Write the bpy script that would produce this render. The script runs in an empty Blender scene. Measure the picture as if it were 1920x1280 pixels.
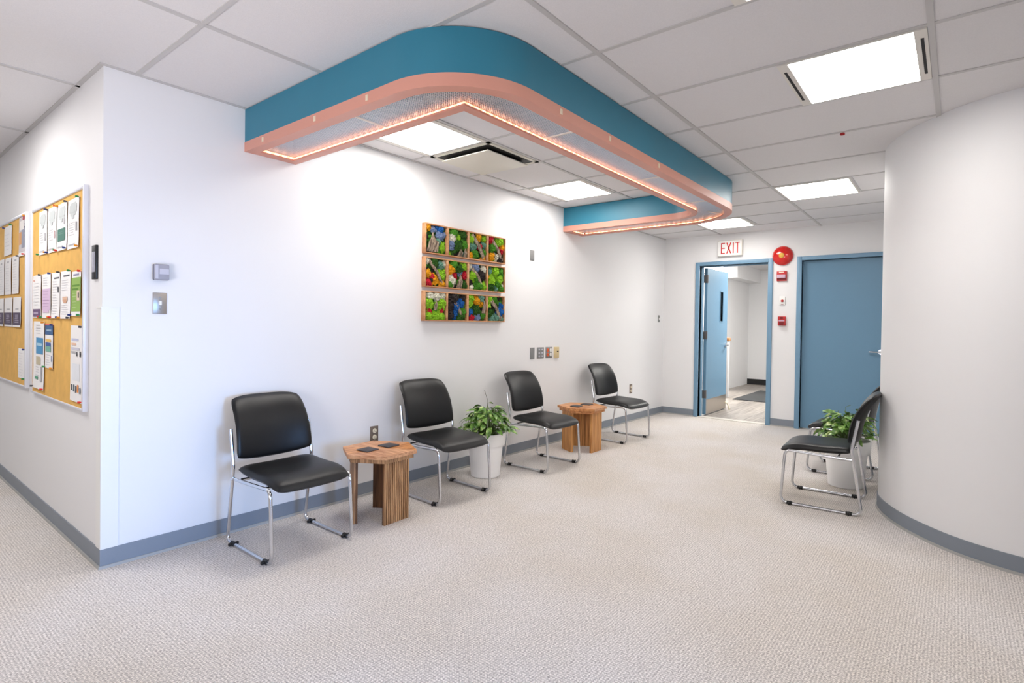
import bpy, bmesh, math, random
from mathutils import Vector, Matrix, noise
random.seed(7)
PI = math.pi
SC = bpy.context.scene
COL = SC.collection
ZC = 2.492          # ceiling height
L = 6.7225          # distance from the outside corner to the exit wall

# ------------------------------------------------------------------ materials
def s2l(c):
    return tuple(((v/255)/12.92 if v/255 <= .04045 else ((v/255+.055)/1.055)**2.4) for v in c) + (1.0,)

def mat(name, rgb, rough=.5, metal=0, emit=None, strength=0, var=0, vscale=6, bump=0, bscale=200, spec=.5, coat=0):
    m = bpy.data.materials.new(name); m.use_nodes = True
    nt = m.node_tree; b = nt.nodes['Principled BSDF']
    b.inputs['Base Color'].default_value = s2l(rgb)
    b.inputs['Roughness'].default_value = rough
    b.inputs['Metallic'].default_value = metal
    b.inputs['Specular IOR Level'].default_value = spec
    b.inputs['Coat Weight'].default_value = coat
    if emit:
        b.inputs['Emission Color'].default_value = s2l(emit)
        b.inputs['Emission Strength'].default_value = strength
    tc = nt.nodes.new('ShaderNodeTexCoord')
    if var:
        n = nt.nodes.new('ShaderNodeTexNoise'); n.inputs['Scale'].default_value = vscale
        n.inputs['Detail'].default_value = 5
        nt.links.new(tc.outputs['Object'], n.inputs['Vector'])
        mx = nt.nodes.new('ShaderNodeMix'); mx.data_type = 'RGBA'
        mx.inputs[6].default_value = s2l([max(0, c*(1-var)) for c in rgb])
        mx.inputs[7].default_value = s2l([min(255, c*(1+var)) for c in rgb])
        nt.links.new(n.outputs['Fac'], mx.inputs[0]); nt.links.new(mx.outputs[2], b.inputs['Base Color'])
    if bump:
        n2 = nt.nodes.new('ShaderNodeTexNoise'); n2.inputs['Scale'].default_value = bscale
        n2.inputs['Detail'].default_value = 3
        nt.links.new(tc.outputs['Object'], n2.inputs['Vector'])
        bp = nt.nodes.new('ShaderNodeBump'); bp.inputs['Strength'].default_value = bump
        bp.inputs['Distance'].default_value = .002
        nt.links.new(n2.outputs['Fac'], bp.inputs['Height']); nt.links.new(bp.outputs['Normal'], b.inputs['Normal'])
    return m

def wood(name, c1, c2, scale=(30, 30, 2.5), rough=.55):
    m = bpy.data.materials.new(name); m.use_nodes = True
    nt = m.node_tree; b = nt.nodes['Principled BSDF']; b.inputs['Roughness'].default_value = rough
    tc = nt.nodes.new('ShaderNodeTexCoord'); mp = nt.nodes.new('ShaderNodeMapping')
    mp.inputs['Scale'].default_value = scale
    n = nt.nodes.new('ShaderNodeTexNoise'); n.inputs['Scale'].default_value = 1.6; n.inputs['Detail'].default_value = 8
    n.inputs['Distortion'].default_value = .8
    r = nt.nodes.new('ShaderNodeValToRGB')
    r.color_ramp.elements[0].position = .34; r.color_ramp.elements[0].color = s2l(c1)
    r.color_ramp.elements[1].position = .66; r.color_ramp.elements[1].color = s2l(c2)
    nt.links.new(tc.outputs['Object'], mp.inputs['Vector']); nt.links.new(mp.outputs['Vector'], n.inputs['Vector'])
    nt.links.new(n.outputs['Fac'], r.inputs['Fac']); nt.links.new(r.outputs['Color'], b.inputs['Base Color'])
    bp = nt.nodes.new('ShaderNodeBump'); bp.inputs['Strength'].default_value = .25; bp.inputs['Distance'].default_value = .002
    nt.links.new(n.outputs['Fac'], bp.inputs['Height']); nt.links.new(bp.outputs['Normal'], b.inputs['Normal'])
    return m

def carpet_mat():
    m = bpy.data.materials.new('loop_pile_carpet'); m.use_nodes = True
    nt = m.node_tree; b = nt.nodes['Principled BSDF']; b.inputs['Roughness'].default_value = .95
    b.inputs['Specular IOR Level'].default_value = .1
    N = nt.nodes.new; K = nt.links.new
    tc = N('ShaderNodeTexCoord')
    def wave(axis):
        w = N('ShaderNodeTexWave'); w.wave_type = 'BANDS'; w.bands_direction = axis
        w.inputs['Scale'].default_value = 27; w.inputs['Distortion'].default_value = 3.2
        w.inputs['Detail'].default_value = 2; w.inputs['Detail Scale'].default_value = 3
        K(tc.outputs['Object'], w.inputs['Vector']); return w
    wx, wy = wave('X'), wave('Y')
    mul = N('ShaderNodeMath'); mul.operation = 'MULTIPLY'; K(wx.outputs['Fac'], mul.inputs[0]); K(wy.outputs['Fac'], mul.inputs[1])
    n1 = N('ShaderNodeTexNoise'); n1.inputs['Scale'].default_value = 120; n1.inputs['Detail'].default_value = 3; n1.inputs['Roughness'].default_value = .7
    K(tc.outputs['Object'], n1.inputs['Vector'])
    n2 = N('ShaderNodeTexNoise'); n2.inputs['Scale'].default_value = 1.1; n2.inputs['Detail'].default_value = 4
    K(tc.outputs['Object'], n2.inputs['Vector'])
    a = N('ShaderNodeMath'); a.operation = 'MULTIPLY_ADD'; K(mul.outputs[0], a.inputs[0]); a.inputs[1].default_value = .24
    K(n1.outputs['Fac'], a.inputs[2])
    r = N('ShaderNodeValToRGB'); e = r.color_ramp.elements
    e[0].position = .34; e[0].color = s2l((156, 151, 149))
    e[1].position = .74; e[1].color = s2l((248, 243, 240))
    K(a.outputs[0], r.inputs['Fac'])
    mx = N('ShaderNodeMix'); mx.data_type = 'RGBA'; mx.blend_type = 'MULTIPLY'; mx.inputs[0].default_value = 1
    r2 = N('ShaderNodeValToRGB'); r2.color_ramp.elements[0].position = .3; r2.color_ramp.elements[1].position = .62
    r2.color_ramp.elements[0].color = s2l((244, 240, 232)); r2.color_ramp.elements[1].color = s2l((255, 255, 255))
    K(n2.outputs['Fac'], r2.inputs['Fac']); K(r.outputs['Color'], mx.inputs[6]); K(r2.outputs['Color'], mx.inputs[7])
    K(mx.outputs[2], b.inputs['Base Color'])
    bp = N('ShaderNodeBump'); bp.inputs['Strength'].default_value = .4; bp.inputs['Distance'].default_value = .004
    K(a.outputs[0], bp.inputs['Height']); K(bp.outputs['Normal'], b.inputs['Normal'])
    return m

def plank_mat():
    m = bpy.data.materials.new('grey_vinyl_plank'); m.use_nodes = True
    nt = m.node_tree; b = nt.nodes['Principled BSDF']; b.inputs['Roughness'].default_value = .4
    N = nt.nodes.new; K = nt.links.new
    tc = N('ShaderNodeTexCoord'); br = N('ShaderNodeTexBrick'); br.offset = .37
    br.inputs['Scale'].default_value = 1; br.inputs['Brick Width'].default_value = 1.2; br.inputs['Row Height'].default_value = .18
    br.inputs['Mortar Size'].default_value = .003
    br.inputs['Color1'].default_value = s2l((196, 188, 180)); br.inputs['Color2'].default_value = s2l((158, 151, 146))
    br.inputs['Mortar'].default_value = s2l((130, 124, 120))
    K(tc.outputs['Object'], br.inputs['Vector'])
    mp = N('ShaderNodeMapping'); mp.inputs['Scale'].default_value = (1.5, 22, 1); K(tc.outputs['Object'], mp.inputs['Vector'])
    n = N('ShaderNodeTexNoise'); n.inputs['Scale'].default_value = 1.5; n.inputs['Detail'].default_value = 6; K(mp.outputs['Vector'], n.inputs['Vector'])
    r = N('ShaderNodeValToRGB'); r.color_ramp.elements[0].color = s2l((190, 186, 182)); r.color_ramp.elements[1].color = s2l((255, 255, 255))
    r.color_ramp.elements[0].position = .3; r.color_ramp.elements[1].position = .7; K(n.outputs['Fac'], r.inputs['Fac'])
    mx = N('ShaderNodeMix'); mx.data_type = 'RGBA'; mx.blend_type = 'MULTIPLY'; mx.inputs[0].default_value = 1
    K(br.outputs['Color'], mx.inputs[6]); K(r.outputs['Color'], mx.inputs[7]); K(mx.outputs[2], b.inputs['Base Color'])
    return m

def rope_mat():
    m = bpy.data.materials.new('warm_rope_light'); m.use_nodes = True
    nt = m.node_tree; b = nt.nodes['Principled BSDF']; N = nt.nodes.new; K = nt.links.new
    b.inputs['Base Color'].default_value = s2l((255, 225, 200))
    b.inputs['Emission Color'].default_value = s2l((255, 184, 138))
    tc = N('ShaderNodeTexCoord'); v = N('ShaderNodeTexChecker'); v.inputs['Scale'].default_value = 40
    K(tc.outputs['Object'], v.inputs['Vector'])
    mm = N('ShaderNodeMath'); mm.operation = 'MULTIPLY_ADD'; K(v.outputs['Fac'], mm.inputs[0])
    mm.inputs[1].default_value = ROPE*1.1; mm.inputs[2].default_value = ROPE*.6
    K(mm.outputs[0], b.inputs['Emission Strength'])
    return m
ROPE = 2.3

M = {}
M['wall'] = mat('white_wall_paint', (236, 236, 237), .55, bump=.08, bscale=180, spec=.3)
M['ceil'] = mat('white_ceiling_tile', (226, 224, 225), .9, var=.03, vscale=220, bump=.35, bscale=260, spec=.1)
M['tbar'] = mat('white_ceiling_grid_metal', (196, 194, 193), .5)
M['carpet'] = carpet_mat()
M['plank'] = plank_mat()
M['base'] = mat('blue_grey_vinyl_base', (132, 140, 150), .5, var=.02)
M['toe'] = mat('pale_grey_vinyl_toe', (176, 176, 174), .5)
M['black_base'] = mat('black_vinyl_base', (30, 30, 32), .5)
M['teal'] = mat('teal_laminate', (44, 124, 150), .42, var=.02)
M['pink'] = mat('copper_pink_laminate', (214, 152, 134), .45)
M['liner'] = mat('grey_liner', (150, 150, 152), .6)
M['tube_lamp'] = mat('lit_fluorescent_tube', (255, 255, 255), .4, emit=(240, 245, 255), strength=5)
M['clip'] = mat('cream_plastic_clip', (232, 215, 190), .5)
M['louver'] = mat('silver_louver', (214, 218, 226), .3, metal=.35)
M['rope'] = rope_mat()
M['diffuser'] = mat('lit_acrylic_diffuser', (255, 255, 255), .5, emit=(255, 250, 244), strength=15)
M['diffuser_dim'] = mat('lit_acrylic_diffuser_dim', (255, 255, 255), .5, emit=(255, 250, 244), strength=6)
M['fix'] = mat('white_enamel', (226, 222, 214), .4)
M['dark'] = mat('dark_slot', (22, 22, 24), .7)
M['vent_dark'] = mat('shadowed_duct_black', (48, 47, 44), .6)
M['vent'] = mat('off_white_vent_metal', (222, 218, 206), .45)
M['vinyl'] = mat('black_vinyl_upholstery', (15, 16, 18), .40, var=.08, vscale=4, bump=.12, bscale=420, spec=.38)
M['chrome'] = mat('chrome_tube', (214, 216, 220), .16, metal=1)
M['glide'] = mat('black_plastic', (16, 16, 17), .4)
M['grey_plastic'] = mat('grey_plastic', (160, 160, 172), .45)
M['lightgrey_plastic'] = mat('light_grey_plastic', (196, 196, 208), .45)
M['darkgrey_plastic'] = mat('dark_grey_plastic', (90, 92, 110), .5)
M['steel'] = mat('brushed_steel_plate', (176, 168, 160), .35, metal=.75)
M['greyplate'] = mat('grey_nylon_plate', (132, 132, 132), .45)
M['brownplate'] = mat('brown_plate', (118, 104, 92), .45)
M['ivory'] = mat('ivory_plastic', (236, 226, 202), .4)
M['beige'] = mat('beige_plastic', (216, 196, 150), .45)
M['orange_pl'] = mat('orange_plastic', (228, 96, 34), .4)
M['white_pl'] = mat('white_plastic', (238, 238, 236), .4)
M['red'] = mat('red_enamel', (206, 22, 18), .18, coat=.6)
M['red_pl'] = mat('red_plastic', (188, 36, 38), .35)
M['red_dk'] = mat('dark_red_plastic', (120, 20, 26), .4)
M['red_txt'] = mat('red_letter_paint', (214, 40, 36), .5)
M['gold'] = mat('gold_disc', (214, 168, 74), .3, metal=.4)
M['strobe'] = mat('clear_strobe_lens', (206, 176, 196), .15)
M['door'] = mat('blue_door_paint', (104, 144, 172), .42, var=.012, vscale=60)
M['frame'] = mat('blue_frame_paint', (118, 156, 184), .4)
M['kick'] = mat('steel_kick_plate', (190, 184, 176), .28, metal=1)
M['hinge'] = mat('hinge_metal', (128, 122, 118), .4, metal=.8)
M['glass_dk'] = mat('dark_wired_glass', (36, 50, 56), .08)
M['mat_dk'] = mat('dark_entrance_mat', (62, 64, 66), .95, var=.1, vscale=90)
M['thr'] = mat('threshold_strip', (214, 208, 198), .4)
M['wood_a'] = wood('brown_table_wood', (126, 86, 52), (206, 158, 110), (30, 30, 2.2), .5)
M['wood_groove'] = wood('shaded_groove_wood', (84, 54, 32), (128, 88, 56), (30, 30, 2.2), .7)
M['wood_b'] = wood('orange_table_wood', (170, 104, 52), (222, 158, 96), (2.5, 24, 24), .38)
M['wood_c'] = wood('pale_table_wood', (178, 120, 80), (224, 172, 128), (24, 2.5, 24), .45)
M['wood_d'] = wood('honey_board_wood', (166, 108, 56), (228, 170, 104), (50, 50, 2.0), .5)
M['wood_frame'] = wood('pine_box_wood', (178, 124, 84), (214, 164, 120), (2, 12, 12), .6)
M['cap_wood'] = mat('tan_rail_wood', (196, 140, 92), .5, var=.05)
M['coaster'] = mat('charcoal_slate', (64, 60, 62), .55, var=.1, vscale=40, bump=.2)
M['pot'] = mat('white_matte_pot', (250, 250, 250), .45)
M['soil'] = mat('dark_potting_soil', (48, 38, 30), .95, var=.2, vscale=80)
M['cork'] = mat('golden_cork', (226, 178, 96), .9, var=.09, vscale=14, bump=.2, bscale=160)
M['alu'] = mat('pale_aluminium_frame', (226, 228, 236), .35, metal=.2)
M['paper'] = mat('white_paper', (244, 243, 243), .7)

def leaf_mat(name, c1, c2, c3):
    m = bpy.data.materials.new(name); m.use_nodes = True
    nt = m.node_tree; b = nt.nodes['Principled BSDF']; b.inputs['Roughness'].default_value = .35
    N = nt.nodes.new; K = nt.links.new
    tc = N('ShaderNodeTexCoord'); n = N('ShaderNodeTexNoise'); n.inputs['Scale'].default_value = 26; n.inputs['Detail'].default_value = 3
    K(tc.outputs['Object'], n.inputs['Vector']); r = N('ShaderNodeValToRGB'); e = r.color_ramp.elements
    e[0].position = .34; e[0].color = s2l(c1); e[1].position = .56; e[1].color = s2l(c2)
    x = e.new(.68); x.color = s2l(c3)
    K(n.outputs['Fac'], r.inputs['Fac']); K(r.outputs['Color'], b.inputs['Base Color'])
    b.inputs['Subsurface Weight'].default_value = .08
    b.inputs['Subsurface Radius'].default_value = (.004, .008, .002)
    return m
M['leaf'] = leaf_mat('variegated_leaf', (50, 92, 34), (112, 156, 66), (206, 220, 150))
M['stem'] = mat('green_stem', (96, 120, 60), .5)
M['twig'] = mat('dry_twig', (92, 78, 62), .7)

MOSS = dict(LG=(124, 170, 44), G=(70, 124, 42), DG=(46, 78, 32), T=(92, 132, 116), B=(34, 84, 146), BG=(104, 120, 150),
            O=(232, 138, 30), R=(168, 36, 50), C=(216, 202, 176), K=(48, 43, 42))
for k, c in MOSS.items():
    M['moss_'+k] = mat('moss_'+{'LG': 'lime', 'G': 'green', 'DG': 'dark_green', 'T': 'teal', 'B': 'blue', 'BG': 'slate_blue', 'O': 'orange',
                                'R': 'crimson', 'C': 'cream', 'K': 'charcoal'}[k], c, .95, var=.34, vscale=110, bump=.8, bscale=300, spec=.1)
M['bark'] = wood('weathered_bark', (74, 58, 48), (190, 170, 148), (60, 60, 9), .9)
M['moss_back'] = mat('dark_backing_board', (40, 42, 30), .9)

# ------------------------------------------------------------------ mesh builder
class MB:
    def __init__(s): s.v = []; s.f = []; s.mi = []; s.sm = []; s.mats = []
    def m(s, mt):
        if isinstance(mt, str): mt = M[mt]
        if mt not in s.mats: s.mats.append(mt)
        return s.mats.index(mt)
    def add(s, vs, fs, mt, smooth=False):
        o = len(s.v); k = s.m(mt); s.v += [tuple(p) for p in vs]
        for f in fs: s.f.append([i+o for i in f]); s.mi.append(k); s.sm.append(smooth)
        return s
    def box(s, x0, x1, y0, y1, z0, z1, mt):
        if x0 > x1: x0, x1 = x1, x0
        if y0 > y1: y0, y1 = y1, y0
        if z0 > z1: z0, z1 = z1, z0
        v = [(x, y, z) for z in (z0, z1) for y in (y0, y1) for x in (x0, x1)]
        return s.add(v, [(0, 2, 3, 1), (4, 5, 7, 6), (0, 1, 5, 4), (2, 6, 7, 3), (0, 4, 6, 2), (1, 3, 7, 5)], mt)
    def bbox(s, x0, x1, y0, y1, z0, z1, mt, r=.004, seg=2):
        bm = bmesh.new(); bmesh.ops.create_cube(bm, size=1)
        for v in bm.verts:
            v.co = Vector(((x0+x1)/2+v.co.x*abs(x1-x0), (y0+y1)/2+v.co.y*abs(y1-y0), (z0+z1)/2+v.co.z*abs(z1-z0)))
        bmesh.ops.bevel(bm, geom=list(bm.edges), offset=r, segments=seg, profile=.5, affect='EDGES')
        bm.normal_update()
        bm.verts.index_update(); V = [v.co.copy() for v in bm.verts]
        fl = [[v.index for v in f.verts] for f in bm.faces if max(abs(c) for c in f.normal) > .999]
        sm = [[v.index for v in f.verts] for f in bm.faces if max(abs(c) for c in f.normal) <= .999]
        bm.free(); o = len(s.v); s.add(V, fl, mt, False); k = s.m(mt)
        for f in sm: s.f.append([i+o for i in f]); s.mi.append(k); s.sm.append(True)
        return s
    def bm(s, bm, mt, smooth=False, mx=None):
        bm.verts.index_update()
        s.add([(mx @ v.co if mx else v.co) for v in bm.verts], [[v.index for v in f.verts] for f in bm.faces], mt, smooth)
        bm.free(); return s
    def prism(s, pts, z0, z1, mt, smooth=False):
        n = len(pts)
        a = sum(pts[i][0]*pts[(i+1) % n][1]-pts[(i+1) % n][0]*pts[i][1] for i in range(n))
        if a < 0: pts = pts[::-1]
        v = [(p[0], p[1], z0) for p in pts]+[(p[0], p[1], z1) for p in pts]
        f = [list(range(n))[::-1], list(range(n, 2*n))]
        s.add(v, f, mt)
        return s.add(v, [(i, (i+1) % n, (i+1) % n+n, i+n) for i in range(n)], mt, smooth)
    def lathe(s, prof, c, mt, n=40, smooth=True, axis='Z'):
        v = []; f = []
        for r, h in prof:
            for i in range(n):
                a = 2*PI*i/n; p = (r*math.cos(a), r*math.sin(a), h)
                if axis == 'X': p = (-h, r*math.cos(a), r*math.sin(a))
                if axis == 'Y': p = (r*math.cos(a), -h, r*math.sin(a))
                v.append((c[0]+p[0], c[1]+p[1], c[2]+p[2]))
        for j in range(len(prof)-1):
            for i in range(n):
                f.append((j*n+i, j*n+(i+1) % n, (j+1)*n+(i+1) % n, (j+1)*n+i))
        return s.add(v, f, mt, smooth)
    def tube(s, pts, r, mt, n=10, caps=True, r1=None):
        pts = [Vector(p) for p in pts]; N = len(pts); v = []; f = []
        t0 = (pts[1]-pts[0]).normalized()
        up = Vector((0, 0, 1)) if abs(t0.z) < .9 else Vector((1, 0, 0))
        nrm = (up-t0*up.dot(t0)).normalized()
        for i, p in enumerate(pts):
            t = ((pts[min(i+1, N-1)]-pts[max(i-1, 0)])).normalized()
            nrm = (nrm-t*nrm.dot(t)).normalized(); b = t.cross(nrm)
            rr = r if r1 is None else r+(r1-r)*i/(N-1)
            for k in range(n):
                a = 2*PI*k/n; v.append(p+nrm*(rr*math.cos(a))+b*(rr*math.sin(a)))
        for i in range(N-1):
            for k in range(n):
                f.append((i*n+k, i*n+(k+1) % n, (i+1)*n+(k+1) % n, (i+1)*n+k))
        if caps:
            f.append(list(range(n))[::-1]); f.append([(N-1)*n+k for k in range(n)])
        return s.add(v, f, mt, True)
    def sweep(s, A, B, z0, z1, mt, smooth=True):     # ring of rectangular section between two polylines
        n = len(A); v = []
        for a, b in zip(A, B): v += [(a[0], a[1], z0), (b[0], b[1], z0), (b[0], b[1], z1), (a[0], a[1], z1)]
        f = []
        for i in range(n-1):
            o = i*4; q = o+4
            for k in range(4): f.append((o+k, o+(k+1) % 4, q+(k+1) % 4, q+k))
        f.append((0, 3, 2, 1)); e = (n-1)*4; f.append((e, e+1, e+2, e+3))
        return s.add(v, f, mt, smooth)
    def build(s, name, parent=None, loc=None, rz=None):
        me = bpy.data.meshes.new(name); me.from_pydata(s.v, [], s.f)
        for mt in s.mats: me.materials.append(mt)
        for p, k, sm in zip(me.polygons, s.mi, s.sm): p.material_index = k; p.use_smooth = sm
        bm = bmesh.new(); bm.from_mesh(me); bmesh.ops.recalc_face_normals(bm, faces=bm.faces[:]); bm.to_mesh(me); bm.free()
        me.update()
        if any(s.sm):
            try: me.set_sharp_from_angle(angle=math.radians(50))
            except Exception: pass
        o = bpy.data.objects.new(name, me); COL.objects.link(o)
        if parent is not None: o.parent = parent
        if loc: o.location = loc
        if rz: o.rotation_euler = (0, 0, rz)
        return o

def tag(o, label, cat, group=None):
    o['label'] = label; o['category'] = cat
    if group: o['group'] = group
    return o
def struct(o): o['kind'] = 'structure'; return o
def thing(name, label, cat, loc=(0, 0, 0), rz=0, group=None):
    o = bpy.data.objects.new(name, None); COL.objects.link(o); o.empty_display_size = .1
    o.location = loc; o.rotation_euler = (0, 0, rz); return tag(o, label, cat, group)
def dup(o, parent=None):
    c = o.copy(); COL.objects.link(c)
    if parent is not None: c.parent = parent
    for ch in list(o.children): dup(ch, c)
    return c

def fillet(pts, rad, seg=7):                         # 3D polyline with rounded corners
    pts = [Vector(p) for p in pts]; out = [pts[0]]
    for i in range(1, len(pts)-1):
        p, a, b = pts[i], pts[i-1], pts[i+1]; r = rad[i-1]
        u = (a-p).normalized(); w = (b-p).normalized(); ang = u.angle(w)
        d = min(r/math.tan(ang/2), (a-p).length*.49, (b-p).length*.49)
        A, B = p+u*d, p+w*d
        for k in range(seg+1):
            t = k/seg; out.append(A*(1-t)**2+p*(2*t*(1-t))+B*t*t)
    out.append(pts[-1]); return out

def spline(P, n=10):
    P = [Vector(p) for p in P]; out = []
    for i in range(len(P)-1):
        p0 = P[max(i-1, 0)]; p1 = P[i]; p2 = P[i+1]; p3 = P[min(i+2, len(P)-1)]
        for k in range(n):
            t = k/n
            out.append(.5*((2*p1)+(p2-p0)*t+(2*p0-5*p1+4*p2-p3)*t*t+(3*p1-p0-3*p2+p3)*t**3))
    out.append(P[-1]); return out
def offset2(P, d):
    out = []
    for i, p in enumerate(P):
        t = (P[min(i+1, len(P)-1)]-P[max(i-1, 0)]).normalized()
        out.append(Vector((p.x-t.y*d, p.y+t.x*d)))
    return out

# ------------------------------------------------------------------ the room
XR, YR, YH = -4.6, -6.2, 5.6           # rear wall, right-hand wall, end of the side hall
D1 = (-.52, -1.405); D2 = (-1.795, -2.70); DH = 2.085
struct(MB().box(XR, L+.03, YR, YH, -.05, 0, 'carpet').build('floor'))
struct(MB().box(L+.03, 12.1, -2.2, 1.6, -.05, 0, 'plank').build('floor_vestibule'))
cb = MB().box(XR, 12.1, YR, YH, ZC+.006, ZC+.06, 'ceil')
for y in (-5.595, -4.395, -3.195, -1.995, -.795, .405, 1.605, 2.805, 4.005):
    x1 = L if y < 0 else 0
    cb.box(XR, x1, y-.012, y+.012, ZC, ZC+.012, 'tbar')
for k in range(-7, 11):
    x = .139+.6096*k; y1 = 0 if x > 0 else YH
    y0 = YR if x < 2.8 else -3.2
    cb.box(x-.011, x+.011, y0, y1, ZC+.0015, ZC+.012, 'tbar')
cb.box(1.35, 3.85, -.207, -.183, ZC, ZC+.012, 'tbar')
cb.box(4.406, 5.02, -2.607, -2.583, ZC, ZC+.012, 'tbar')
cb.box(5.62, 6.24, -1.407, -1.383, ZC, ZC+.012, 'tbar')
cb.box(0, L, -.02, 0, ZC, ZC+.012, 'tbar').box(-.02, 0, -.02, YH, ZC, ZC+.012, 'tbar')
struct(cb.build('ceiling'))
struct(MB().box(0, L+.15, 0, .13, 0, ZC+.006, 'wall').build('wall_left'))
struct(MB().box(0, .13, .13, YH, 0, ZC+.006, 'wall').build('wall_hall'))
w = MB()
w.box(L, L+.15, 0, D1[0]+.0, 0, ZC+.006, 'wall').box(L, L+.15, D1[1], D2[0], 0, ZC+.006, 'wall').box(L, L+.15, D2[1], -3.2, 0, ZC+.006, 'wall')
w.box(L, L+.15, D1[0], D1[1], DH, ZC+.006, 'wall').box(L, L+.15, D2[0], D2[1], DH, ZC+.006, 'wall')
struct(w.build('wall_back'))
cw = [(2.93, YR), (2.93, -4.9), (2.925, -4.2), (2.94, -3.8), (2.975, -3.58), (3.02, -3.45), (3.065, -3.365), (3.13, -3.275), (3.23, -3.175), (3.345, -3.08),
      (3.45, -3.015), (3.574, -2.953), (3.69, -2.911), (3.79, -2.888), (3.87, -2.886), (3.96, -2.912), (4.12, -2.968), (4.4, -2.99), (L, -2.99)]
CW = spline([Vector((a, b)) for a, b in cw], 8)
struct(MB().sweep(CW, offset2(CW, -.12), 0, ZC+.006, 'wall').build('wall_right'))
for n_ in ('wall_right',):
    me = bpy.data.objects[n_].data
    for p in me.polygons: p.use_smooth = True
    me.set_sharp_from_angle(angle=math.radians(30))
struct(MB().box(XR-.1, XR, YR, YH, 0, ZC+.006, 'wall').build('wall_rear'))
struct(MB().box(XR, L, YR-.1, YR, 0, ZC+.006, 'wall').build('wall_side'))
struct(MB().box(XR, .13, YH, YH+.1, 0, ZC+.006, 'wall').build('wall_hall_end'))
# vestibule beyond the open door
struct(MB().box(10.3, 12.05, .29, .33, 0, ZC+.006, 'wall').box(L+.15, 12.05, 1.5, 1.6, 0, ZC+.006, 'wall').box(11.95, 12.05, .33, 1.5, 0, ZC+.006, 'wall').build('wall_vestibule_left'))
struct(MB().box(11.93, 12.05, -2.2, .29, 0, ZC+.006, 'wall').box(11.915, 11.93, -2.2, .29, .0, .12, 'black_base').build('wall_vestibule_end'))
struct(MB().box(L+.15, 12.05, -2.2, -2.08, 0, ZC+.006, 'wall').build('wall_vestibule_right'))
struct(MB().box(10.3, 11.93, .05, .29, 2.22, ZC+.006, 'wall').build('ceiling_bulkhead'))
# baseboards
def base_run(name, A, B, hgt=.095, A2=None):
    A = [Vector(a) for a in A]; A2 = [Vector(a) for a in A2] if A2 else A
    s_ = 1 if B else -1
    struct(MB().sweep(A, offset2(A, s_*.006), .0, hgt, 'base').sweep(A2, offset2(A2, s_*.013), 0, .014, 'toe').build(name))
base_run('baseboard_left', [(-.006, 0), (L, 0)], False, A2=[(-.013, 0), (L, 0)])
base_run('baseboard_hall', [(0, 0), (0, YH)], True)
BB = MB()
for a, b in ((0, D1[0]+.058), (D1[1]-.056, D2[0]+.056), (D2[1]-.05, -2.98)):
    BB.box(L-.006, L, a, b, 0, .095, 'base').box(L-.013, L, a, b, 0, .014, 'toe')
struct(BB.build('baseboard_back'))
base_run('baseboard_right', CW, True)
struct(MB().box(L-.02, L+.1, D1[0], D1[1], 0, .006, 'thr').build('trim_1'))       # threshold strip
# plastic corner guard at the outside corner
struct(MB().prism([(-.005, -.005), (.071, -.005), (.071, -.0005), (-.0005, -.0005), (-.0005, .071), (-.005, .071)], .0955, 1.297, 'white_pl').prism([(-.007, -.007), (.073, -.007), (.073, -.0005), (-.0005, -.0005), (-.0005, .073), (-.007, .073)], 1.297, 1.304, 'white_pl').build('trim_2'))

# ------------------------------------------------------------------ doors
def door_frame(m, y0, y1, fw=.055):
    x0, x1 = L-.022, L+.172
    m.bbox(x0, x1, y0+fw, y0, 0, DH+fw-.005, 'frame', .004).bbox(x0, x1, y1, y1-fw, 0, DH+fw-.005, 'frame', .004)
    m.bbox(x0, x1, y0, y1, DH, DH+fw-.005, 'frame', .004)
    m.box(L+.06, L+.115, y0, y0-.014, 0, DH, 'frame').box(L+.06, L+.115, y1, y1+.014, 0, DH, 'frame').box(L+.06, L+.115, y0, y1, DH-.014, DH, 'frame')
    return m
def lever(m, c, ax, d):                               # ax: outward normal along -Y or -X, d: direction of the lever
    n = Vector(ax); p = Vector(c); dv = Vector(d)
    m.tube([p, p+n*.012], .032, 'white_pl' if False else 'chrome', 20)
    m.tube([p+n*.01, p+n*.045], .013, 'chrome', 14)
    m.tube(fillet([p+n*.045, p+n*.05+dv*.02, p+n*.045+dv*.12], [.02]), .011, 'chrome', 12, r1=.009)
    return m
d1 = bpy.data.objects.new('door_1', None); COL.objects.link(d1); d1.location = (L, D1[0], 0); struct(d1)
off = (-L, -D1[0], 0)
def rel(m, o): m.v = [(v[0]-o[0], v[1]-o[1], v[2]-o[2]) for v in m.v]; return m
rel(door_frame(MB(), *D1), d1.location).build('door_frame', d1)
LX0, LX1, LY0, LY1 = 6.895, 7.775, -.522, -.566        # leaf stands open at a right angle
lf = MB()
lf.box(LX0, LX1, LY0, LY1, .012, 1.335, 'door').box(LX0, LX1, LY0, LY1, 1.77, 2.075, 'door').box(LX0, 7.44, LY0, LY1, 1.335, 1.77, 'door').box(7.555, LX1, LY0, LY1, 1.335, 1.77, 'door')
leaf = rel(lf, d1.location).build('door_leaf', d1)
g = MB().box(7.44, 7.555, -.540, -.548, 1.335, 1.77, 'glass_dk'); rel(g, d1.location).build('glass_pane', leaf)
g = MB()
for a in ((7.425, 7.44, 1.32, 1.785), (7.555, 7.57, 1.32, 1.785), (7.44, 7.555, 1.32, 1.335), (7.44, 7.555, 1.77, 1.785)):
    g.box(a[0], a[1], -.518, -.572, a[2], a[3], 'door')
rel(g, d1.location).build('window_trim', leaf)
rel(MB().box(LX0+.02, LX1-.01, -.566, -.569, .015, .225, 'kick'), d1.location).build('kick_plate', leaf)
rel(lever(MB(), (7.70, -.566, .975), (0, -1, 0), (-1, 0, 0)), d1.location).build('door_handle', leaf)
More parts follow.
